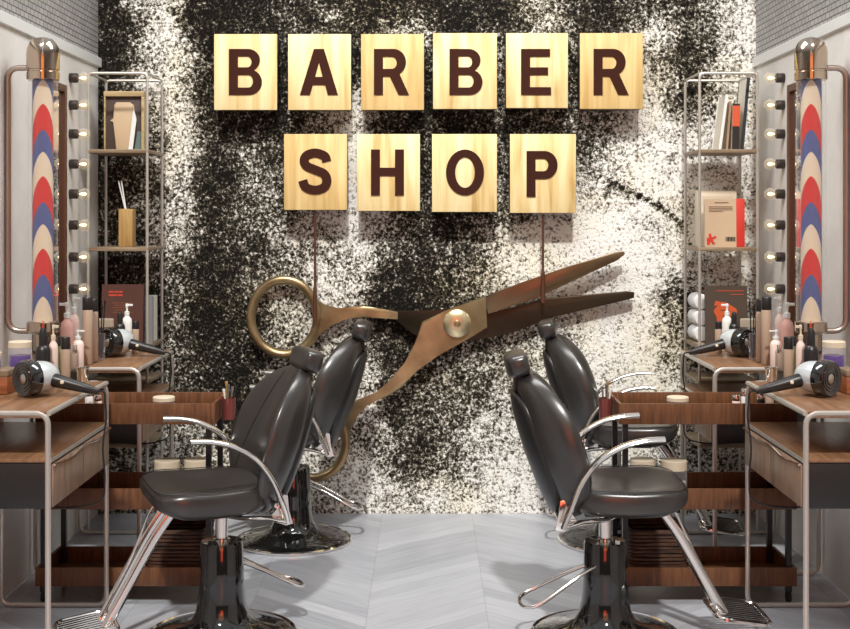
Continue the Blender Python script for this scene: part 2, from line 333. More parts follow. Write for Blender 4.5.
# ---------------------------------------------------------------- the room
WX, WY, WZ = 1.763, 6.70, 3.05
struct('floor', MB().box(-WX-.1, WX+.1, -.6, WY+.1, -.06, 0), 'floor', 'grey chevron plank floor')
for s, nm in ((-1, 'left'), (1, 'right')):
    struct('wall_'+nm, MB(s).box(WX, WX+.1, 1.5, WY, 0, 2.39), 'plaster', 'pale plaster side wall, %s' % nm)
    struct('wall_%s_upper' % nm, MB(s).box(WX, WX+.1, 1.5, WY, 2.44, WZ), 'mosaic', 'small grey tiles above the ledge, %s side' % nm)
    struct('trim_%d' % (1 if s < 0 else 2), MB(s).box(WX-.02, WX+.1, 1.5, WY, 2.39, 2.44, .003), 'frost', 'white ledge strip along the %s wall' % nm)
SAMP = [  # px, py, share of white plaster showing
 (105,0,.25),(105,80,.25),(110,160,.3),(110,240,.3),(110,320,.25),(115,400,.3),(110,500,.5),
 (130,30,.2),(150,0,.75),(155,40,.85),(160,75,.85),(150,105,.55),(155,62,.35),(175,60,.8),(178,100,.85),(185,130,.8),(180,165,.75),(165,200,.58),(180,240,.6),(178,215,.66),
 (150,150,.45),(145,190,.4),(148,250,.35),(148,310,.3),(150,370,.35),
 (172,280,.4),(178,320,.42),(188,360,.42),(170,400,.4),(190,440,.55),(180,500,.6),(160,440,.6),
 (205,30,.2),(200,80,.3),(205,120,.2),(210,170,.2),(215,220,.25),(205,270,.15),(210,320,.15),(215,370,.2),(225,400,.2),
 (235,20,.2),(280,15,.3),(330,12,.35),(380,12,.2),(410,5,.15),(410,28,.6),(450,15,.25),(490,10,.25),(520,20,.35),(545,12,.65),(575,12,.3),(610,15,.3),(640,12,.3),
 (235,130,.3),(255,160,.45),(265,190,.5),(245,220,.42),(235,240,.3),(235,300,.3),(250,340,.3),
 (282,70,.25),(282,125,.3),(355,70,.3),(353,110,.85),(353,150,.85),(353,190,.85),(353,225,.85),(428,70,.3),(428,120,.25),(428,170,.3),(428,220,.35),(501,70,.45),(501,120,.35),(503,170,.4),(503,215,.5),(574,70,.4),
 (320,125,.5),(390,122,.35),(465,122,.35),(540,122,.4),(600,125,.55),
 (290,240,.55),(320,240,.6),(350,250,.7),(380,240,.6),(400,250,.35),(265,270,.45),(280,300,.55),(300,330,.6),(290,360,.55),(340,280,.7),(360,270,.7),
 (400,280,.2),(390,300,.2),(420,270,.2),(440,250,.3),(450,280,.4),(430,295,.25),(470,260,.5),(345,340,.6),(360,360,.65),(380,350,.4),(395,340,.2),(410,400,.35),(400,420,.3),(390,440,.55),(420,430,.4),
 (370,430,.65),(360,480,.7),(380,500,.7),(410,460,.35),(430,460,.4),(420,500,.65),(445,490,.7),(470,510,.75),(480,450,.7),
 (440,380,.45),(470,365,.5),(495,350,.55),(470,400,.45),(450,420,.5),(500,400,.6),(490,430,.65),(520,440,.7),(510,490,.8),(540,500,.8),(440,350,.35),
 (480,300,.4),(500,290,.7),(520,250,.8),(560,230,.85),(600,235,.9),(580,280,.85),(610,300,.9),(640,270,.9),(650,330,.85),(600,350,.85),(560,340,.7),(530,335,.6),(640,380,.85),(620,420,.85),(560,460,.8),
 (600,160,.65),(585,140,.4),(590,190,.6),(600,200,.8),(625,130,.75),(640,170,.85),(660,200,.85),(655,30,.75),(655,80,.75),(650,120,.8),
 (675,20,.5),(690,20,.3),(700,45,.25),(695,80,.3),(690,105,.45),(672,60,.45),(680,140,.75),(690,180,.8),(710,20,.45),(730,20,.8),(750,30,.8),(725,60,.75),(745,90,.75),(715,110,.7),
 (730,160,.8),(720,220,.85),(750,200,.8),(680,230,.8),(690,270,.75),(682,300,.45),(688,340,.4),(675,350,.6),(700,360,.65),(730,270,.8),(755,300,.7),(740,420,.7),(700,440,.6),(720,500,.6),(690,460,.6)]
NX, NZ = 170, 150
bw = bmesh.new(); grid = []
lay = bw.verts.layers.float.new('cover')
x0, x1, z0, z1 = -WX-.1, WX+.1, -.06, WZ
rnd = random.Random(3)
for j in range(NZ+1):
    row = []
    for i in range(NX+1):
        x = x0+(x1-x0)*i/NX; z = z0+(z1-z0)*j/NZ
        px = CX+x*F/WY; py = HY-(z-CZ)*F/WY
        qx = px+rnd.gauss(0, 4); qy = py+rnd.gauss(0, 4)
        sw = 1e-6; sv = .5e-6
        for a, b_, c_ in SAMP:
            d = ((qx-a)**2+(qy-b_)**2)
            if d < 6400:
                g = math.exp(-d/(2*13.0**2))+1e-4*math.exp(-d/(2*30.0**2)); sw += g; sv += g*c_
        c_ = sv/sw
        # thin branching crack running down to the right of the letters
        for (ax, ay, bx, by) in ((608, 182, 640, 196), (640, 196, 660, 206), (660, 206, 684, 226)):
            tt = max(0, min(1, ((px-ax)*(bx-ax)+(py-ay)*(by-ay))/((bx-ax)**2+(by-ay)**2)))
            dd = math.hypot(px-ax-tt*(bx-ax), py-ay-tt*(by-ay))
            c_ -= .6*math.exp(-dd*dd/5)
        vtx = bw.verts.new((x, WY, z)); vtx[lay] = c_; row.append(vtx)
    grid.append(row)
for j in range(NZ):
    for i in range(NX): bw.faces.new((grid[j][i], grid[j][i+1], grid[j+1][i+1], grid[j+1][i]))
ex = bmesh.ops.extrude_face_region(bw, geom=list(bw.faces))
bmesh.ops.translate(bw, vec=(0, .1, 0), verts=[g for g in ex['geom'] if isinstance(g, bmesh.types.BMVert)])
bmesh.ops.recalc_face_normals(bw, faces=bw.faces)
me = bpy.data.meshes.new('wall_back'); bw.to_mesh(me); bw.free(); me.materials.append(M['backwall'])
o = bpy.data.objects.new('wall_back', me); C.objects.link(o); o['kind'] = 'structure'; o['label'] = 'weathered black and white speckled back wall'; o['category'] = 'wall'

# ---------------------------------------------------------------- letters
def ell(cx, cy, rx, ry, a0, a1, n=14):
    return [(cx+rx*math.cos(math.radians(a0+(a1-a0)*i/n)), cy+ry*math.sin(math.radians(a0+(a1-a0)*i/n))) for i in range(n+1)]
def s_shape():
    c = catmull([(28.2, 33, 0), (26, 38.6, 0), (17, 41.8, 0), (8.5, 39.4, 0), (5.8, 33.8, 0), (8.6, 28.3, 0), (17, 24.6, 0), (25.4, 20.6, 0), (28.3, 13.8, 0), (25.6, 7, 0), (17, 4.1, 0), (7.6, 6.8, 0), (4.4, 14, 0)], 5)
    L, R = [], []
    for i, p in enumerate(c):
        d = (c[min(i+1, len(c)-1)]-c[max(i-1, 0)]).normalized(); n = Vector((-d.y, d.x, 0))*4.5
        L.append((p.x+n.x, p.y+n.y)); R.append((p.x-n.x, p.y-n.y))
    return L+R[::-1]
GL = {
 'B': [[(0, 0), (0, 46), (19, 46)]+ell(19, 34.8, 12, 11.2, 80, -60)+ell(20, 12.8, 13, 12.8, 62, -90), [(9, 27.6), (9, 38.6), (18.5, 38.6)]+ell(18.5, 33.1, 4.2, 5.5, 90, -90), [(9, 7.4), (9, 20), (19.5, 20)]+ell(19.5, 13.7, 4.6, 6.3, 90, -90)],
 'P': [[(0, 0), (0, 46), (18, 46)]+ell(18, 32, 13, 14, 85, -90)+[(9, 18), (9, 0)], [(9, 25.8), (9, 38.3), (17, 38.3)]+ell(17, 32, 4.8, 6.25, 85, -90)],
 'R': [[(0, 0), (0, 46), (19, 46)]+ell(19.5, 32.8, 12.5, 13.2, 85, -62)+[(35, 0), (24.6, 0), (16, 18.3), (9, 18.3), (9, 0)], [(9, 26), (9, 38.3), (18, 38.3)]+ell(18, 32.2, 4.8, 6.1, 85, -90)],
 'O': [ell(19, 23, 19, 23.4, 0, 350, 35), ell(19, 23, 9.8, 15.6, 0, 350, 35)],
 'A': [[(0, 0), (14, 46), (24, 46), (38, 0), (28, 0), (25.2, 10), (12.8, 10), (10, 0)], [(15.2, 18), (19, 33), (22.8, 18)]],
 'E': [[(0, 0), (0, 46), (29, 46), (29, 38.2), (9, 38.2), (9, 27.6), (27, 27.6), (27, 19.9), (9, 19.9), (9, 7.8), (30, 7.8), (30, 0)]],
 'H': [[(0, 0), (0, 46), (9, 46), (9, 27.8), (24, 27.8), (24, 46), (33, 46), (33, 0), (24, 0), (24, 19.6), (9, 19.6), (9, 0)]],
 'S': [s_shape()]}
def glyph(ch):
    cu = bpy.data.curves.new('letter', 'CURVE'); cu.dimensions = '2D'; cu.fill_mode = 'BOTH'; cu.extrude = .003
    for pl_ in GL[ch]:
        sp_ = cu.splines.new('POLY'); sp_.points.add(len(pl_)-1); sp_.use_cyclic_u = True
        for q_, (a_, b_) in zip(sp_.points, pl_): q_.co = (a_, b_, 0, 1)
    ob = bpy.data.objects.new('letter', cu); C.objects.link(ob)
    dg = bpy.context.evaluated_depsgraph_get()
    me = bpy.data.meshes.new_from_object(ob.evaluated_get(dg)); me.name = 'letter'
    bpy.data.objects.remove(ob); bpy.data.curves.remove(cu)
    xs = [v.co.x for v in me.vertices]; ys = [v.co.y for v in me.vertices]
    cx, cy = (min(xs)+max(xs))/2, (min(ys)+max(ys))/2
    for v in me.vertices: v.co.x -= cx; v.co.y -= cy
    return me, max(xs)-min(xs), max(ys)-min(ys)
BY = 6.56
BL = [('B', 214, 277, 34, 110, 245.5, 'first block of the upper row, left end'), ('A', 288, 351, 34, 110, 319, 'second block of the upper row'),
      ('R', 361, 424, 34, 110, 391.5, 'third block of the upper row'), ('B', 433, 497, 33, 109, 466, 'fourth block of the upper row'),
      ('E', 506, 568, 33, 108, 536, 'fifth block of the upper row'), ('R', 580, 643, 33, 109, 611, 'last block of the upper row, right end'),
      ('S', 284, 347, 134, 210, 315, 'first block of the lower row'), ('H', 357, 420, 134, 211, 387.5, 'second block of the lower row'),
      ('O', 432, 497, 134, 212, 465, 'third block of the lower row'), ('P', 510, 576, 134, 213, 542, 'last block of the lower row')]
TW = {'B': 33, 'A': 38, 'R': 35, 'E': 30, 'S': 33, 'H': 33, 'O': 38, 'P': 31}
for i, (ch, ax, bx, ay, by, cx, where) in enumerate(BL):
    x0_, z1_ = P(ax, ay, BY); x1_, z0_ = P(bx, by, BY)
    t0 = thing('letter_block', 'pine block with brown letter %s, %s' % (ch, where), 'sign letter', ((x0_+x1_)/2, BY, z0_), 0, 'wooden letter blocks on the back wall')
    hw, hh = (x1_-x0_)/2, z1_-z0_
    MB().box(-hw, hw, 0, .022, 0, hh, .003).build('block_face', 'pine2' if i in (2, 5, 6) else 'pine', t0)
    MB().box(-hw+.002, hw-.002, .0225, .115, .002, hh-.002, .003).build('shade_board', 'black', t0, 'black board added as shade under the block')  # added behind the pine face; its black stands in for shade underneath
    MB().cyl((0, .11, hh*.7), (0, WY-BY, hh*.7), .018).cyl((0, .11, hh*.3), (0, WY-BY, hh*.3), .018).build('standoff', 'black', t0)
    lm, lw_, lh_ = glyph(ch)
    lx, lz = P(cx, 72 if i < 6 else (171.5 if ch == 'S' else 172.5 if ch != 'P' else 174), BY); k = F/BY
    lo = bpy.data.objects.new('letter', lm); C.objects.link(lo); lm.materials.append(M['letter']); lo.parent = t0
    lo.rotation_euler = (PI/2, 0, 0); lo.scale = (TW[ch]/k/lw_, 46/k/lh_, 1); lo.location = (lx-(x0_+x1_)/2, -.002, lz-z0_)

# ---------------------------------------------------------------- scissors and their rods
SY = 6.615
def poly(pts, Y=SY): return [P(a, b_, Y) for a, b_ in pts]
sc = thing('scissors', 'giant open aged-brass scissors mounted on the back wall below the letters', 'scissors', (0, 0, 0))
def ellipse_ring(cx, cy, rx, ry, r, y):
    pts = []
    for i in range(48):
        a = 2*PI*i/48; x, z = P(cx+rx*math.cos(a), cy+ry*math.sin(a), y); pts.append((x, y, z))
    return pts
# rear half: upper-left ring, upper shank, lower blade
h1 = MB().prism(poly([(308, 348), (314, 330), (317, 312), (319, 301), (325, 306), (338, 310), (352, 307), (364, 306), (380, 309), (398, 312), (398, 320), (380, 318.5), (362, 317), (345, 318), (331, 324), (322, 333), (314, 343)]), SY+.015, SY+.05, .008)
h1.tube(ellipse_ring(284, 317, 33, 37, .03, SY+.03), .026, 12, .022, closed=True)
h1.build('handle', 'brass', sc)
MB().prism(poly([(396, 311), (420, 311), (447, 309.5), (462, 322), (545, 299), (628, 291.5), (635, 292.5), (635, 298), (628, 300), (555, 317), (515, 332), (490, 338), (470, 341), (440, 345), (413, 335), (404, 327), (396, 321)]), SY+.02, SY+.045, .005).build('blade', 'blade_shaded', sc)
# front half: lower ring, long shank, upper blade
h2 = MB().prism(poly([(422, 322), (446, 310.5), (486, 296), (487.5, 328), (464, 341), (438, 354), (418, 370), (402, 387), (388, 396), (367, 404), (357, 414), (351, 430), (340, 420), (334, 410), (354, 401), (377, 393), (390, 380), (406, 363), (415, 343)]), SY-.012, SY+.02, .007)
h2.tube(ellipse_ring(313, 441, 33, 37, .03, SY), .026, 12, .022, closed=True)
h2.build('handle', 'brass', sc)
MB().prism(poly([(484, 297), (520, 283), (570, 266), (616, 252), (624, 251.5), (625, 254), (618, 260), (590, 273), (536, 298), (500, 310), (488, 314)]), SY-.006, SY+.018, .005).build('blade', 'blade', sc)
sx_, sz_ = P(457, 323, SY)
sw_ = MB().lathe([(.001, 0), (.03, .001), (.066, .006), (.074, .014), (.074, .03)], (sx_, SY-.04, sz_), (0, 1, 0), 36).build('pivot_screw', 'palebrass', sc, 'round pale brass pivot screw')
MB().lathe([(.014, 0), (.02, .003), (.02, .008)], (sx_, SY-.045, sz_), (0, 1, 0), 6).build('screw_socket', 'brass', sw_)
for q, (a, b_) in enumerate(((300, 281), (330, 322), (470, 332), (385, 388))):
    px_, pz_ = P(a, b_, SY); MB().cyl((px_, SY+.03, pz_), (px_, WY, pz_), .012).build('wall_pin', 'black', sc)
for (a, ya, yb, lb) in ((315, 210.5, 318, 'thin rusty brown rod hanging from the S block to the scissor ring'), (543, 214, 303, 'thin rusty brown rod hanging from the P block to the upper blade')):
    x, za = P(a, ya, SY-.03); _, zb = P(a, yb, SY-.03); _, zm = P(a, yb-30, SY-.03)
    r0 = thing('hanging_rod', lb, 'rod', (x, SY-.03, zb), 0, 'rods under the letter blocks')
    MB().cyl((0, 0, 0), (0, 0, za-zb), .0065).build('shaft', 'rod', r0)
    MB().cyl((0, 0, 0), (0, 0, zm-zb), .0125, 12, .010).cyl((0, 0, zm-zb), (0, 0, zm-zb+.02), .010, 12, .006).build('sleeve', 'rod', r0)

# ---------------------------------------------------------------- desks
SIDE = {-1: 'left', 1: 'right'}
def desk(s, Y0, Y1, place, X0=1.298):
    X1, Z = WX-.015, .925
    t0 = thing('styling_desk', 'walnut two drawer desk on metal tube frame, %s' % place, 'desk', (s*X0, Y0, 0), 0, 'styling desks along the side walls')
    W, L = X1-X0, Y1-Y0; r = .0102
    for y in (r, L-r):
        MB(s).tube(arc([(r, y, r), (W-r, y, r), (W-r, y, Z-r), (r, y, Z-r)], .045, 6, True), r, 8, closed=True).build('end_frame', 'rackmetal', t0)
    for x in (r, W-r): MB(s).cyl((x, r, Z-r-.001), (x, L-r, Z-r-.001), r, 8).build('top_rail', 'rackmetal', t0)
    MB(s).box(.016, W-.016, .006, L-.006, Z-.026, Z-.002, .002).build('tabletop', 'desktop', t0)
    MB(s).box(.012, W-.004, .02, L-.02, .583, .744, .002).build('drawer_case', 'darkpanel', t0, 'dark laminate drawer case')
    MB(s).box(.004, W-.004, .014, L-.014, .7445, .757, .002).build('shelf', 'desktop', t0)
    MB(s).box(-.001, .0035, .014, L-.014, .744, .757).build('shelf_edge', 'rackmetal', t0)
    for a, b_ in ((.022, L/2-.003), (L/2+.003, L-.022)):
        d = MB(s).box(-.004, .0115, a, b_, .588, .735, .002).build('drawer', 'drawerfront', t0)
        mid = (a+b_)/2; pts = [(-.009, a+(b_-a)*q, .735-.014*(math.sin(PI*q))**2) for q in [k/12 for k in range(13)]]
        MB(s).tube(pts, .0045, 8).build('handle', 'chrome', d)
    return t0
DK = {}
for s in (-1, 1):
    DK[s, 0] = desk(s, 4.305, 5.11, 'nearer the camera by the %s wall' % SIDE[s])
    DK[s, 1] = desk(s, 5.54, 6.27, 'farther back beside the %s rack' % SIDE[s], 1.268)

# ---------------------------------------------------------------- hair dryers
def dryer(s, X, Y, place):
    t0 = thing('hair_dryer', 'black and silver hair dryer with trailing cord lying on %s' % place, 'hair dryer', (s*X, Y, .925), 0, 'hair dryers on the desks')
    # local: +x towards the wall, before mirroring
    ax = Vector((.62, -.78, 0)).normalized(); c = Vector((0, 0, .069))
    body = MB(s).lathe([(.058, .02), (.060, .004), (.0605, -.02), (.058, -.045), (.051, -.068), (.038, -.088), (.018, -.100), (.001, -.104)], c, ax, 32).build('body', 'pearl', t0, 'pearly silver rear body')
    MB(s).lathe([(.052, .046), (.063, .049), (.068, .040), (.0685, .015), (.067, .002), (.0615, -.001)], c, ax, 32).build('intake_ring', 'black_gloss', t0)
    g = MB(s)
    for r in (.012, .024, .036, .047): g.tube([c+ax*.046+(ax.orthogonal().normalized()*math.cos(a)+ax.cross(ax.orthogonal().normalized())*math.sin(a))*r for a in [2*PI*k/24 for k in range(24)]], .0022, 6, closed=True)
    g.lathe([(.053, .03), (.053, .038)], c, ax, 28)
    g.build('grille', 'black_gloss', t0)
    MB(s).lathe([(.018, .047), (.012, .051), (.002, .052)], c, ax, 16).build('hub_badge', 'steel', t0)
    h0 = c-ax*.02+Vector((-.035, 0, -.005)); h1_ = Vector((-.235, .02, .014))
    pts = [h0.lerp(h1_, q) for q in (0, .12, .3, .5, .7, .88, 1)]
    h = MB(s).tube(pts, [.02, .026, .024, .0215, .019, .015, .010], 14).build('handle', 'black', t0, 'black handle')
    q = h0.lerp(h1_, .32); MB(s).lathe([(.007, 0), (.007, .004), (.004, .0055)], q+Vector((0, -.0225, .004)), (0, -1, .2), 14).build('button', 'cream', h)
    e = h1_; zd = -.925
    cd = catmull([e+Vector((.01, 0, 0)), e+Vector((-.022, -.002, -.002)), (-.262, .02, -.03), (-.262, .03, -.09), (-.250, .03, -.2), (-.256, .035, -.32), (-.235, .04, -.40), (-.10, .06, -.43), (.05, .09, -.42)], 8)
    cd = [Vector((max(p.x, -9), p.y, p.z)) for p in cd]
    MB(s).tube(cd, .0035, 6).build('cord', 'black', t0, 'thin black cord')
for s in (-1, 1):
    dryer(s, 1.466, 4.66, 'the near %s desk' % SIDE[s]); dryer(s, 1.49, 5.97, 'the far %s desk' % SIDE[s])

# ---------------------------------------------------------------- bottles, jars and boxes
def pump(X, Y, z, h, r, mt, label, head='frost', g=None, s=1, name='pump_bottle', nozzle=-1):
    t0 = thing(name, label, 'bottle', (s*X, Y, z), 0, g)
    MB().lathe([(r*.92, 0), (r, .004), (r, h*.60), (r*.86, h*.68), (r*.45, h*.73), (r*.42, h*.76)]).build('bottle_body', mt, t0)
    MB(s).lathe([(r*.5, h*.755), (r*.5, h*.83), (r*.2, h*.84), (r*.2, h*.92)]).box(-r*.25, r*.25, -r*.25, r*.25, h*.92, h, .002).box(nozzle*r*1.15 if nozzle < 0 else 0, 0 if nozzle < 0 else r*1.15, -r*.14, r*.14, h*.945, h*.99, .001).build('pump_head', head, t0)
def capped(X, Y, z, h, r, mt, cap, capf, label, g=None, s=1, name='hairspray_can', cat='bottle'):
    t0 = thing(name, label, cat, (s*X, Y, z), 0, g)
    hb = h*(1-capf)
    MB().lathe([(r*.9, 0), (r, .003), (r, hb-.004), (r*.93, hb)]).build('can_body', mt, t0)
    MB().lathe([(r*.95, hb), (r*.97, hb+.002), (r*.97, h-.004), (r*.85, h)]).build('cap', cap, t0)
def spray(X, Y, z, h, r, label, g=None, s=1):
    t0 = thing('dropper_bottle', label, 'bottle', (s*X, Y, z), 0, g)
    MB().lathe([(r*.95, 0), (r, .004), (r, h*.62), (r*.8, h*.69), (r*.5, h*.72)]).build('bottle_body', 'black', t0)
    MB().lathe([(r*.58, h*.71), (r*.55, h*.93), (r*.35, h*.98), (r*.3, h)]).build('cap', 'black', t0)
def jar(X, Y, z, h, r, label, fill='purple', g=None, s=1, lid='cream'):
    t0 = thing('glass_jar', label, 'jar', (s*X, Y, z), 0, g)
    MB().lathe([(r*.95, 0), (r, .003), (r, h*.72), (r*.93, h*.76)]).build('jar_body', 'jarglass', t0)
    MB().lathe([(r*.9, .004), (r*.9, h*.45)]).build('contents', fill, t0)
    MB().lathe([(r*1.02, h*.76), (r*1.02, h-.003), (r*.96, h)]).build('lid', lid, t0)
def wbox(X, Y, z, wx, wy, h, label, g=None, s=1):
    t0 = thing('wooden_box', label, 'box', (s*X, Y, z), 0, g)
    MB().box(-wx/2, wx/2, -wy/2, wy/2, 0, h*.72, .002).build('box_body', 'boxwood', t0)
    MB().box(-wx/2-.002, wx/2+.002, -wy/2-.002, wy/2+.002, h*.72+.001, h, .003).build('lid', 'shelfwood', t0)
    m_ = MB()
    for i, x in enumerate((-.035, -.022, -.008, .006, .018, .03)): m_.box(x-.0045, x+.0045, -wy/2-.0015, -wy/2+.001, h*.25+(i % 2)*.003, h*.25+.018)
    m_.build('stamp', 'leather_seam', t0, 'small dark stamped mark')
def bottle_group(s):
    sd = SIDE[s]; Z = .925
    nd_, fd_ = 'near %s desk' % sd, 'far %s desk' % sd
    gn, gf = 'grooming products on the %s' % nd_, 'grooming products on the %s' % fd_
    def at(px, yb, z=Z): Y = (CZ-z)*F/(yb-HY); return (CX-px)*Y/F, Y
    # near desk
    spray(1.49, 4.85, Z, .237, .028, 'black dropper bottle behind the dryer on the %s' % nd_, gn, s)
    pump(1.475, 4.935, Z, .242, .018, 'paleblush', 'slim blush pump bottle beside the black bottle on the %s' % nd_, 'cream', gn, s)
    capped(1.472, 5.02, Z, .187, .012, 'green', 'black', .2, 'thin sage green tube between bottles on the %s' % nd_, gn, s, 'cream_tube', 'tube')
    capped(1.417, 4.90, Z, .197, .0185, 'tan', 'black', .24, 'taupe can with black cap at the front of the %s' % nd_, gn, s)
    t0 = thing('metal_cup', 'small polished steel cup at the back edge of the %s' % nd_, 'cup', (s*1.395, 5.065, Z), 0, gn)
    MB().lathe([(.020, 0), (.0245, .05), (.0265, .056)]).build('cup', 'chrome', t0)
    MB().lathe([(.0275, .0565), (.0275, .06), (.022, .062)]).build('rim', 'chrome', t0)
    wbox(1.665, 4.76, Z, .17, .11, .09, 'reddish wooden box beside the wall on the %s' % nd_, gn, s)
    jar(1.665, 4.76, Z+.0905, .062, .043, 'squat glass jar of violet gel on the wooden box of the %s' % nd_, g=gn, s=s)
    wbox(1.60, 4.90, Z, .12, .10, .08, 'low brown box behind the dryer on the %s' % nd_, gn, s)
    jar(1.595, 4.90, Z+.081, .10, .044, 'larger cream lidded jar with violet gel behind the %s dryer' % nd_.replace(' desk', ''), g=gn, s=s)
    # far desk
    X, Y = at(87.5, 364.5); capped(X, Y, Z, .305, .0235, 'tan', 'black', .19, 'tall taupe can with black cap on the %s' % fd_, gf, s)
    capped(X-.0, Y+.10, Z, .29, .021, 'tan', 'black', .2, 'second tall taupe can partly hidden on the %s' % fd_, gf, s)
    X, Y = at(67, 366); pump(X, Y, Z, .285, .029, 'pink', 'large pink pump bottle on the %s' % fd_, 'frost', gf, s, nozzle=1)
    X, Y = at(74, 362); pump(X, Y, Z, .30, .026, 'paleblush', 'pale blush pump bottle behind the pink one on the %s' % fd_, 'frost', gf, s)
    X, Y = at(78, 367); pump(X, Y, Z, .165, .026, 'paleblush', 'short blush bottle with white top at the front of the %s' % fd_, 'frost', gf, s, 'lotion_bottle')
    X, Y = at(73.8, 368.5); capped(X, Y, Z, .105, .0145, 'tan', 'chrome', .35, 'small taupe bottle with chrome cap on the %s' % fd_, gf, s)
    wbox(1.615, 6.10, Z, .14, .11, .075, 'reddish wooden box behind the dryer on the %s' % fd_, gf, s)
    jar(1.64, 6.09, Z+.076, .05, .04, 'squat glass jar of violet gel on the box of the %s' % fd_, g=gf, s=s)
    jar(1.60, 6.20, Z, .16, .045, 'tall jar with violet contents behind the box on the %s' % fd_, g=gf, s=s)
    X, Y = at(120, 352.5); spray(X, Y, Z, .20, .024, 'black dropper bottle behind the dryer on the %s' % fd_, gf, s)
    X, Y = at(127, 350.8); pump(X, Y, Z, .235, .025, 'white', 'white pump bottle behind the dryer on the %s' % fd_, 'frost', gf, s)
    X, Y = at(135.5, 353); capped(X, Y, Z, .155, .0175, 'tan', 'black', .24, 'short taupe can with black cap in front of the book on the %s' % fd_, gf, s)
    for q, (px, lean, lb) in enumerate(((98, .02, 'tail comb'), (101, -.015, 'styling brush'))):
        pass
    # holder with brushes
    X, Y = at(101, 359); t0 = thing('brush_cup', 'slim clear cup of long brushes beside the taupe can on the %s' % fd_, 'cup', (s*X, Y, Z), 0, gf)
    MB().lathe([(.018, 0), (.02, .12)], k=20).build('cup', 'jarglass', t0)
    for i, (dx, dz) in enumerate(((-.014, .27), (.004, .25), (.016, .275))):
        MB().tube([(dx*.3, 0, .004), (dx, 0, dz-.04), (dx*1.2, 0, dz)], [.0025, .003, .0055], 8).build('brush', 'black', t0)
for s in (-1, 1): bottle_group(s)

# ---------------------------------------------------------------- shelf racks
SH = [.44, .76, .935, 1.43, 1.925]
def rack(s):
    X0, X1 = (1.402, 1.714) if s < 0 else (1.366, 1.672)
    Y0, Y1, ZT = 6.29, 6.655, 2.322
    t0 = thing('shelf_rack', 'tall thin metal tube rack with open shelves in the %s corner' % SIDE[s], 'shelf', (s*X0, Y0, 0), 0, 'open shelf racks in the corners')
    W, L, r = X1-X0, Y1-Y0, .0075
    for y in (r, L-r):
        MB(s).tube(arc([(r, y, 0), (r, y, ZT-r), (W-r, y, ZT-r), (W-r, y, 0)], .025, 5), r, 8).build('upright_frame', 'rackmetal', t0)
    for x in (r, W-r): MB(s).cyl((x, r, ZT-r), (x, L-r, ZT-r), r*.9, 8).build('top_rail', 'rackmetal', t0)
    for z in SH: MB(s).box(.001, W-.001, .001, L-.001, z-.012, z+.006, .002).build('shelf', 'shelfwood', t0)
for s in (-1, 1): rack(s)
ZS = [z+.0065 for z in SH]
# left rack
t0 = thing('display_frame', 'gold-topped shadow box with pale faceted bust on the top left rack shelf', 'picture frame', (-1.563, 6.46, ZS[4]))
W, H = .20, .285
MB().box(-W/2, W/2, .0, .05, 0, H, .002).build('backing', col('umber_card', 74, 60, 54), t0)
MB().box(-W/2-.003, -W/2+.004, -.015, .052, 0, H, .001).box(W/2-.010, W/2+.003, -.015, .052, 0, H, .001).box(-W/2-.004, W/2+.004, -.017, .052, H-.004, H+.022, .001).build('frame', 'gilt', t0)
MB().prism([(-.042, .004), (.038, .004), (.058, .16), (.05, .235), (.03, .25), (-.04, .25), (-.052, .235), (-.055, .15)], -.016, -.001, .006).prism([(-.072, .155), (-.05, .145), (-.05, .175)], -.008, -.001).build('bust', col('sand_plaster', 196, 172, 140), t0)
MB().prism([(.024, .004), (.046, .004), (.066, .16), (.062, .18), (.050, .22)], -.02, -.0165).build('bust_edge', 'frost', t0)
MB().prism([(.052, .004), (.09, .004), (.09, .10), (.068, .10)], -.006, -.001).build('base_shape', col('grey_teal', 92, 112, 108), t0)
t0 = thing('reed_diffuser', 'square honey-coloured diffuser with white reeds on the middle left rack shelf', 'diffuser', (-1.54, 6.42, ZS[3]))
MB().box(-.036, .036, -.036, .036, 0, .195, .003).build('vessel', 'amber', t0)
for dx in (-.045, -.03): MB().cyl((0, 0, .15), (dx, 0, .34), .0035, 8).build('reed', 'frost', t0)

def book(X, Y, z, w, d, h, cover, label, ry=0, rx=0, name='book', g=None, spine=None):
    t0 = thing(name, label, 'book', (X, Y, z), 0, g); t0.rotation_euler = (rx, ry, 0)
    c = MB().box(-w/2, w/2, 0, .003, 0, h).build('front_cover', cover, t0); MB().box(-w/2, w/2, d-.003, d, 0, h).build('back_cover', cover, t0)
    MB().box(-w/2+.003, w/2-.002, .0032, d-.0032, .003, h-.003).build('pages', 'paper', t0)
    if spine: MB().box(w/2-.0015, w/2+.002, 0, d, 0, h, .0008).build('spine', spine, t0)
    return t0, c
GB = 'books on the racks'
b0, c0 = book(-1.555, 6.37, ZS[2], .212, .022, .305, col('russet_cover', 78, 44, 34), 'large dark brown book with small red title on the left rack', 0, -.06, spine=col('maroon', 62, 30, 26), g=GB)
m_ = MB()
for i, (a, b_, z) in enumerate(((-.07, -.045, .262), (-.04, -.022, .262), (-.018, .0, .262), (-.07, -.03, .245), (-.026, .0, .245))): m_.box(a, b_, -.0015, .001, z, z+.009)
m_.build('title', col('red_print', 196, 62, 44), b0)
m_ = MB()
for i in range(5): m_.box(-.05+(i % 2)*.01, .055-(i % 3)*.01, -.0012, .001, .16+.012*i, .164+.012*i)
m_.build('subtitle', col('brown_print', 120, 72, 44), b0)
book(-1.436, 6.46, ZS[2], .045, .10, .24, col('slate_cover', 120, 122, 124), 'slim grey book with red foot standing beside the brown book', g=GB)[0]
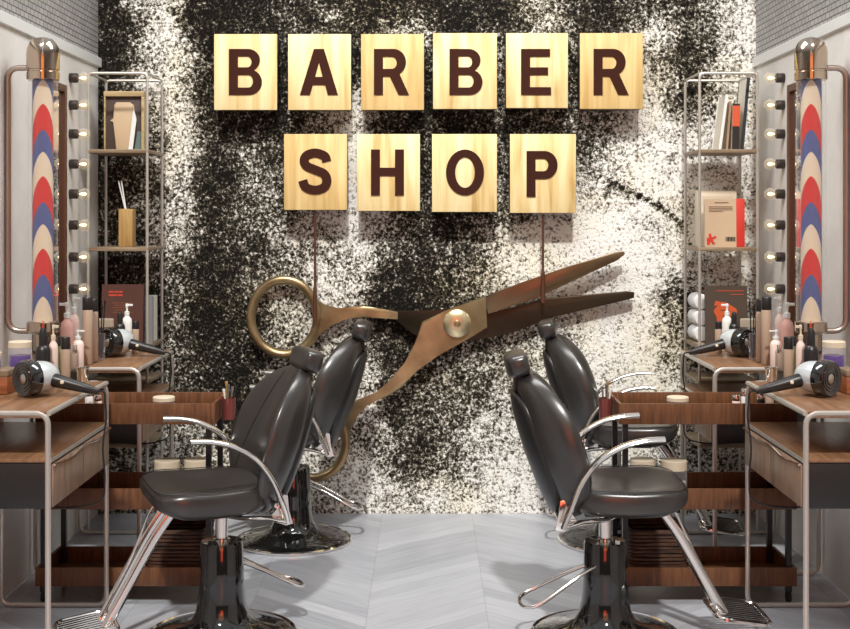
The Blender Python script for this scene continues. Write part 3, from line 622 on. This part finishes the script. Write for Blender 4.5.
# right rack
book(1.49, 6.36, ZS[4], .014, .16, .285, 'white', 'white book leaning on the top right rack shelf', .13, name='book', g=GB)
book(1.53, 6.38, ZS[4], .012, .15, .25, col('kraft_cover', 170, 140, 112), 'thin tan book leaning between white and dark books', .08, g=GB)
b0, _ = book(1.57, 6.36, ZS[4], .036, .16, .235, col('near_black_cover', 36, 28, 28), 'dark book with an orange band at its top on the right rack', .02, g=GB)
MB().box(-.019, .019, -.002, .001, .12, .225).build('band', col('orange_band', 206, 86, 48), b0, 'orange band')
book(1.606, 6.37, ZS[4], .016, .17, .37, col('midnight_cover', 34, 40, 48), 'tall navy book leaning at the end of the top right shelf', .09, g=GB)
b0, _ = book(1.495, 6.36, ZS[3], .16, .03, .245, col('beige_cover', 196, 170, 140), 'beige book with red spine and red mark facing out on the right rack', 0, -.03, g=GB)
MB().box(.0795, .122, -.002, .032, 0, .247, .001).build('spine', col('scarlet', 200, 52, 40), b0, 'wide red spine')
MB().prism([(-.07, .012), (-.058, .01), (-.052, .03), (-.04, .012), (-.028, .018), (-.042, .038), (-.022, .048), (-.026, .058), (-.046, .05), (-.05, .07), (-.062, .068), (-.06, .045), (-.072, .05)], -.002, .001).build('mark', M['scarlet'], b0)
m_ = MB()
for i in range(9): m_.box(.025+i*.0055, .0275+i*.0055+(i % 3)*.001, -.002, .001, .03, .052)
m_.build('barcode', 'leather_seam', b0)
m_ = MB(); m_.box(-.03, .04, -.002, .001, .225, .229)
for i in range(4): m_.box(-.06, .06-(i == 3)*.05, -.002, .001, .205-i*.008, .2075-i*.008)
m_.build('print', col('umber_print', 120, 98, 80), b0)
wbx = tag(MB().box(-.10, .10, 0, .08, 0, .29, .002).box(-.08, .08, -.002, .0005, .22, .262).build('magazine_file', 'cream', loc=(1.50, 6.46, ZS[3])), 'cream cardboard file standing behind the beige book', 'box')
b0, _ = book(1.528, 6.37, ZS[2], .212, .022, .298, col('olive_brown_cover', 72, 58, 46), 'dark brown book with round orange picture on the right rack', 0, -.06, spine=M['maroon'], g=GB)
m_ = MB()
pl = [(.055*math.cos(a)*(1+.12*math.sin(5*a))-.005, .155+.058*math.sin(a)*(1+.1*math.cos(3*a))) for a in [2*PI*k/36 for k in range(36)]]
m_.prism(pl, -.0015, .001); m_.prism([(-.062, .195), (-.03, .2), (-.03, .215), (-.055, .222)], -.0014, .001)
m_.build('picture', col('vermilion_print', 196, 82, 36), b0, 'round orange picture')
m_ = MB()
for i, (a, z) in enumerate(((-.03, .17), (.0, .165), (-.02, .14), (.01, .135), (-.01, .12))): m_.box(a, a+.02, -.0022, -.0014, z, z+.005)
m_.build('picture_lines', M['olive_brown_cover'], b0)
MB().box(-.05, .09, -.0015, .001, .268, .275).build('title_line', col('rust_print', 150, 70, 40), b0)
MB().box(.02, .09, -.0015, .001, .25, .256).build('title_line', M['rust_print'], b0)
for i, z in enumerate((ZS[2]+.042, ZS[2]+.125, ZS[2]+.208)):
    t_ = MB().lathe([(.012, 0), (.036, .003), (.041, .012), (.041, .17), (.036, .18), (.012, .183)], (0, 0, 0), (0, 1, 0), 24).build('rolled_towel', 'towel', loc=(1.424, 6.47, z))
    tag(t_, 'white rolled towel on the right rack, %s of three' % ('lowest', 'middle one', 'topmost')[i], 'towel', 'rolled towels on the right rack')

# ---------------------------------------------------------------- trolleys
def trolley(s, X0, X1, place):
    Y0, Y1 = 5.135, 5.475; W, L = X1-X0, Y1-Y0
    t0 = thing('salon_trolley', 'walnut three tray trolley on black posts and casters, %s' % place, 'trolley', (s*X0, Y0, 0), 0, 'trolleys between the desks')
    for zb, h in ((.075, .075), (.39, .085), (.74, .085)):
        t = .012
        MB(s).box(0, W, 0, t, zb, zb+h, .001).box(0, W, L-t, L, zb, zb+h, .001).box(0, t, t, L-t, zb, zb+h).box(W-t, W, t, L-t, zb, zb+h).box(t, W-t, t, L-t, zb, zb+.01).build('tray', 'trolleywood', t0)
    for x in (.028, W-.028):
        for y in (.026, L-.026):
            MB(s).box(x-.011, x+.011, y-.011, y+.011, .06, .80).build('post', 'black', t0)
            c = MB(s).box(x-.012, x+.012, y-.014, y+.014, .045, .0745, .003).build('caster', 'black', t0)
            MB(s).lathe([(.02, -.009), (.024, -.007), (.024, .007), (.02, .009)], (x, y, .0245), (1, 0, 0), 18).build('wheel', 'rubber', c)
    side = SIDE[s]
    # woven basket in the bottom tray
    b0 = thing('wicker_basket', 'dark wicker basket in the bottom tray of the %s trolley' % side, 'basket', (s*(X0+.17), Y0+.17, .0855), 0, 'baskets in the trolleys')
    mb = MB(); bw_, bl = .115, .115
    for k in range(12):
        z = .008+k*.0155; o_ = .002*(k % 2)
        mb.tube(arc([(-bw_-o_, -bl-o_, z), (bw_+o_, -bl-o_, z), (bw_+o_, bl+o_, z), (-bw_-o_, bl+o_, z)], .03, 4, True), .0085, 6, closed=True)
    mb.box(-bw_+.01, bw_-.01, -bl+.01, bl-.01, .0, .012)
    mb.build('weave', 'wicker', b0)
    MB().tube(arc([(-bw_-.002, -bl-.002, .196), (bw_+.002, -bl-.002, .196), (bw_+.002, bl+.002, .196), (-bw_-.002, bl+.002, .196)], .03, 4, True), .011, 8, closed=True).build('rim', 'wicker', b0)
    g = 'jars in the %s trolley' % side
    Zm, Zt = .4005, .7505
    jar(X0+(.105 if s < 0 else .125), Y0+.17, Zm, .165, .052, 'cream lidded jar, inner one in the middle tray of the %s trolley' % side, 'cream', g, s)
    jar(X0+(.225 if s < 0 else .255), Y0+.15, Zm, .165, .054, 'cream lidded jar, outer one in the middle tray of the %s trolley' % side, 'cream', g, s)
    jar(X0+(.25 if s < 0 else .28), Y0+.20, Zt, .075, .046, 'cream lidded jar with violet contents in the top tray of the %s trolley' % side, 'purple', g, s)
    # hanging cup with tools on the inner end
    c0 = thing('tool_cup', 'reddish metal cup of combs and scissors hooked on the %s trolley' % side, 'cup', (s*(X0-.034), Y0+.15, .735), 0, 'tool cups on the trolleys')
    MB(s).lathe([(.022, 0), (.026, .004), (.031, .092), (.0295, .092), (.025, .01)]).box(.026, .036, -.012, .012, .085, .098).build('cup', 'redtin', c0)
    for i, (dx, dy, dz, mt) in enumerate(((-.012, 0, .14, 'steel'), (.008, .01, .16, 'amber'), (.0, -.012, .15, 'steel'), (.014, -.006, .13, 'white'))):
        MB(s).tube([(dx*.5, dy, .012), (dx*1.1, dy, dz-.03), (dx*1.4, dy, dz)], [.003, .004, .007], 8).build('tool', mt, c0)
    for i, (dx, dy, h, mt, lb) in enumerate(((.50, .08, .10, 'paleblush', 'pale blush'), (.545, .11, .12, 'white', 'white'), (.60, .07, .11, 'black', 'black'), (.65, .12, .125, 'tan', 'taupe'))):
        if X0+dx < X1-.03: capped(X0+dx, Y0+dy, Zt, h, .017, mt, 'chrome', .25, 'small %s bottle with chrome cap in the top tray of the %s trolley' % (lb, side), 'small bottles in the %s trolley' % side, s, 'small_bottle')
trolley(-1, .873, 1.61, 'between the two left desks')
trolley(1, .79, 1.52, 'between the two right desks')

# ---------------------------------------------------------------- mirrors and bulbs
for s in (-1, 1):
    Ya, Yb, za, zb = 5.58, 6.03, .98, 2.225
    m0 = thing('wall_mirror', 'tall mirror in a dark brown frame on the %s wall behind the striped pole' % SIDE[s], 'mirror', (s*WX, Ya, za), 0, 'framed mirrors on the side walls')
    MB(s).box(-.012, -.001, .012, Yb-Ya-.012, .012, zb-za-.012).build('mirror_glass', 'mirror', m0)
    L, H = Yb-Ya, zb-za; f = .035
    MB(s).box(-.028, -.001, 0, f, 0, H, .002).box(-.028, -.001, L-f, L, 0, H, .002).box(-.028, -.001, f, L-f, 0, f, .002).box(-.028, -.001, f, L-f, H-f, H, .002).build('frame', col('mirror_brown', 92, 58, 40, .4), m0)
    ords = ['topmost', 'second', 'third', 'fourth', 'fifth', 'sixth', 'seventh', 'lowest']
    for i, py in enumerate((78, 105, 134, 164, 194, 225, 257, 289)):
        Y = 6.17; z = CZ-(py-HY)*Y/F
        b0 = thing('vanity_bulb', ('%s clear round bulb%s beside the mirror on the %s wall' % (ords[i], ' from the top' if 0 < i < 7 else '', SIDE[s])), 'light bulb', (s*WX, Y, z), 0, 'vanity bulbs on the %s wall' % SIDE[s])
        MB(s).lathe([(.024, -.001), (.024, .036), (.018, .042)], (0, 0, 0), (-1, 0, 0), 20).build('socket', col('socket_bronze', 58, 48, 42, .35), b0)
        MB(s).lathe([(.012, .040), (.014, .046), (.021, .052), (.0265, .062), (.028, .072), (.0265, .083), (.019, .093), (.008, .099), (.001, .100)], (0, 0, 0), (-1, 0, 0), 24).build('glass_bulb', 'bulbglass', b0)
        MB(s).lathe([(.002, .046), (.0055, .055), (.009, .068), (.007, .078), (.001, .083)], (0, 0, 0), (-1, 0, 0), 12).build('filament', 'filament', b0, 'warm glowing core')

# ---------------------------------------------------------------- barber poles
for s in (-1, 1):
    Y = 5.22; X = 384*Y/F; k_ = F/Y
    p0 = thing('barber_pole', 'red, white and blue striped barber pole with chrome dome cap on the %s wall' % SIDE[s], 'barber pole', (s*X, Y, 0), -s*math.atan2(X, Y), 'barber poles')
    zt = CZ+(HY-80)/k_; zb = CZ+(HY-322)/k_
    MB().lathe([(.042, zb-.01), (.042, zt+.01)], k=48).build('striped_cylinder', 'stripes', p0)
    MB().lathe([(.060, zb-.005), (.060, zt+.005)], k=48, cap=False).build('glass_tube', 'glass', p0)
    cap = MB().lathe([(.063, zt-.002), (.067, zt), (.067, zt+.031), (.063, zt+.033), (.063, zt+.040), (.0675, zt+.042), (.0675, zt+.110), (.065, zt+.131), (.055, zt+.154), (.040, zt+.169), (.019, zt+.176), (.001, zt+.177)], k=48).build('top_cap', 'capmetal', p0)
    rib = [(0, -.0685*math.cos(a), zt+.110+.069*math.sin(a)) for a in [PI/2*k/10 for k in range(11)]]
    MB().tube([(0, -.0685, zt+.10)]+rib, .0025, 6).build('rib', 'chrome', cap)
    MB().lathe([(.001, zb-.12), (.036, zb-.119), (.038, zb-.116), (.038, zb-.05), (.058, zb-.045), (.066, zb-.036), (.066, zb), (.061, zb+.004)], k=40).build('bottom_cap', 'capmetal', p0)
    xo = WX-X-.0135; zp, zq = CZ+(HY-68)/k_, CZ+(HY-331)/k_
    a_ = -s*math.atan2(X, Y)
    MB(s).tube(arc([(.05, 0, zp), (xo, 0, zp), (xo, 0, zq), (.03, 0, zq)], .06, 8), .0125, 12).build('bracket_pipe', 'copper', p0, 'bent nickel pipe', rot=(0, 0, -a_))

# ---------------------------------------------------------------- barber chairs
def chair(x, y, rot, label):
    t0 = thing('barber_chair', label, 'barber chair', (x, y, 0), rot, 'barber chairs')
    # base
    MB().lathe([(.27, .004), (.275, .010), (.255, .022), (.2, .032), (.15, .045), (.115, .065), (.098, .1), (.09, .14), (.085, .2), (.08, .355), (.076, .364), (.03, .366)], k=56).build('base', 'black_gloss', t0)
    MB().lathe([(.283, 0), (.2875, .004), (.2875, .012), (.280, .017), (.272, .012), (.272, .002)], k=56, cap=False).build('base_rim', 'chrome', t0, 'chrome rim')
    MB().lathe([(.032, .366), (.032, .372), (.024, .374), (.024, .50)], k=24).build('piston', 'chrome', t0)
    MB().box(-.09, .17, -.10, .10, .475, .505, .006).build('seat_plate', 'black', t0)
    # pump lever
    MB().tube(catmull([(-.03, -.05, .285), (-.08, -.085, .272), (-.16, -.115, .225), (-.26, -.14, .165), (-.315, -.125, .150), (-.33, -.06, .150), (-.315, .0, .157), (-.26, .015, .182), (-.16, .0, .235), (-.06, -.01, .28)], 6), .0075, 10).build('pump_lever', 'chrome', t0)
    # seat cushion
    def sf(p):
        q = Vector(p); u = q.x/.218; v = q.y/.25
        up = max(0, q.z/.066)
        q.z -= .042*up*(1-min(1, u*u))*(1-min(1, v*v)**1.5)
        q.z += .02*u*u*(1 if u > 0 else .3)
        if q.x > 0: q.z -= .032*max(0, u-.5)*(1 if p.z > 0 else -.9)
        q.y *= 1-.10*max(0, -u)
        return q+Vector((.072, 0, .553))
    seat = MB().superell(.218, .252, .066, .5, .45, sf, 56, 22).build('seat', 'leather', t0, smooth=60)
    e = []
    for k in range(56):
        th = 2*PI*k/56; sg = lambda v, ee: math.copysign(abs(v)**ee, v)
        p = sf(Vector((.218*.955*sg(math.cos(th), .45), .252*.955*sg(math.sin(th), .45), .047))); e.append(p+Vector((0, 0, .0005)))
    MB().tube(e, .0018, 6, closed=True).build('piping', 'leather_seam', seat)
    # back
    H = .285
    lean = math.radians(19)
    def bf(p):
        # p.x thickness (front +), p.y width, p.z height
        q = Vector(p); h = q.z/H
        wd = 1-.36*max(0, h)**1.6-.14*max(0, -h)**2
        v = q.y/.262
        q.x = q.x*(1-.25*h*h)*(1+.35*abs(v))+.105*abs(v)**2.2*(1-.45*h*h)-.018*(1-h*h)
        q.y *= wd
        return q
    def place(q):
        return Vector((-.222+q.x*math.cos(lean)-q.z*math.sin(lean), q.y, .738+q.x*math.sin(lean)+q.z*math.cos(lean)))
    back = MB().superell(.054, .262, H, .62, .62, lambda p: place(bf(p)), 48, 26)
    # superell's pole axis is z: fine, the back is tall
    back = back.build('backrest', 'leather', t0, smooth=60)
    for sg_ in (-1, 1):
        pts = []
        for k in range(13):
            h = -.86+1.74*k/12; yy = sg_*(.15-.055*h)
            cr = max(0, 1-abs(h)**(2/.62))**(.31)
            b0 = bf(Vector((0, yy, h*H))); hw_ = .262
            v = min(.999, abs(yy)/(hw_*max(cr, .2)))
            xx = .054*cr*(max(0, 1-v**(2/.62)))**(.31)
            pts.append(place(bf(Vector((xx-.0005, yy, h*H)))))
        MB().tube(pts, .0028, 6).build('seam', 'leather_seam', back)
    # dark back shell
    MB().superell(.018, .18, .235, .5, .5, lambda p: place(bf(p)+Vector((-.056, 0, -.01))), 36, 16).build('back_shell', 'black', t0, smooth=60)
    # headrest
    def hf(p):
        q = Vector(p); q.x += .5*q.y*q.y
        a = math.radians(14)
        return Vector((-.338+q.x*math.cos(a)-q.z*math.sin(a), q.y, 1.036+q.x*math.sin(a)+q.z*math.cos(a)))
    MB().superell(.044, .118, .046, .5, .5, hf, 40, 16).build('headrest', 'leather', t0, smooth=60)
    MB().box(-.348, -.330, -.03, .03, .92, 1.02, .004).build('headrest_stem', 'black', t0)
    # arms
    for sg_ in (-1, 1):
        yy = sg_*.272
        pts = catmull([(-.185, sg_*.25, .475), (-.16, yy, .55), (-.125, yy, .635), (-.065, yy, .715), (.02, yy, .768), (.10, yy, .79), (.175, yy, .795)], 6)
        n_ = len(pts)
        MB().tube(pts, [.021+.005*math.sin(PI*k/(n_-1)) for k in range(n_)], 12, ry=[.011]*n_, up=(0, 0, 1) if False else (-.6, 0, .8)).build('armrest', 'chrome', t0)
        MB().tube([(-.185, sg_*.25, .475), (-.12, sg_*.235, .49), (-.03, sg_*.21, .492), (.04, sg_*.10, .488)], [.022, .018, .014, .012], 10, ry=[.008]*4, up=(0, 0, 1)).build('arm_bracket', 'chrome', t0)
        MB().prism([(-.215, .46), (-.19, .455), (-.14, .475), (-.135, .50), (-.165, .53), (-.18, .57), (-.195, .565), (-.20, .51)], sg_*.222-.006, sg_*.222+.006, .002).build('hinge_plate', 'chrome', t0)
    MB().cyl((-.19, -.225, .49), (-.19, .225, .49), .012).cyl((-.155, -.225, .53), (-.155, .225, .53), .010).build('hinge_bar', 'chrome', t0)
    # footrest
    fr = t0
    for sg_ in (-1, 1):
        MB().tube(catmull([(.20, sg_*.055, .50), (.27, sg_*.055, .40), (.36, sg_*.055, .24), (.425, sg_*.052, .125), (.44, sg_*.05, .10)], 5), .019, 10, ry=.009, up=(0, 1, 0)).build('footrest_leg', 'chrome', fr)
    MB().tube(catmull([(.24, -.075, .50), (.262, -.075, .47), (.33, -.04, .33), (.40, -.03, .2)], 5), .005, 8).build('footrest_brace', 'chrome', fr)
    c_ = Vector((.50, 0, .095))
    til = .12
    def fp(a, b_): return (c_.x+a, b_, c_.z-til*a)
    plt = MB().tube(arc([fp(-.10, -.135), fp(.10, -.135), fp(.10, .135), fp(-.10, .135)], .05, 6, True), .009, 8, closed=True).build('footplate', 'chrome', fr)
    m_ = MB()
    for k in range(11):
        a = -.125+.025*k; m_.tube([fp(-.095, a), fp(.095, a)], .0075, 8, ry=.004, up=(0, 0, 1))
    m_.build('tread_bars', 'chrome', plt)
chair(-.78, 4.75, math.radians(180+22), 'black leather barber chair nearest the camera on the left, turned slightly towards it')
chair(.677, 4.75, 0, 'black leather barber chair nearest the camera on the right, facing the right desk')
chair(-.655, 6.14, math.radians(180), 'black leather barber chair farther back on the left, in front of the lower scissor ring')
chair(.93, 6.14, math.radians(-8), 'black leather barber chair farther back on the right, beyond the right trolley')
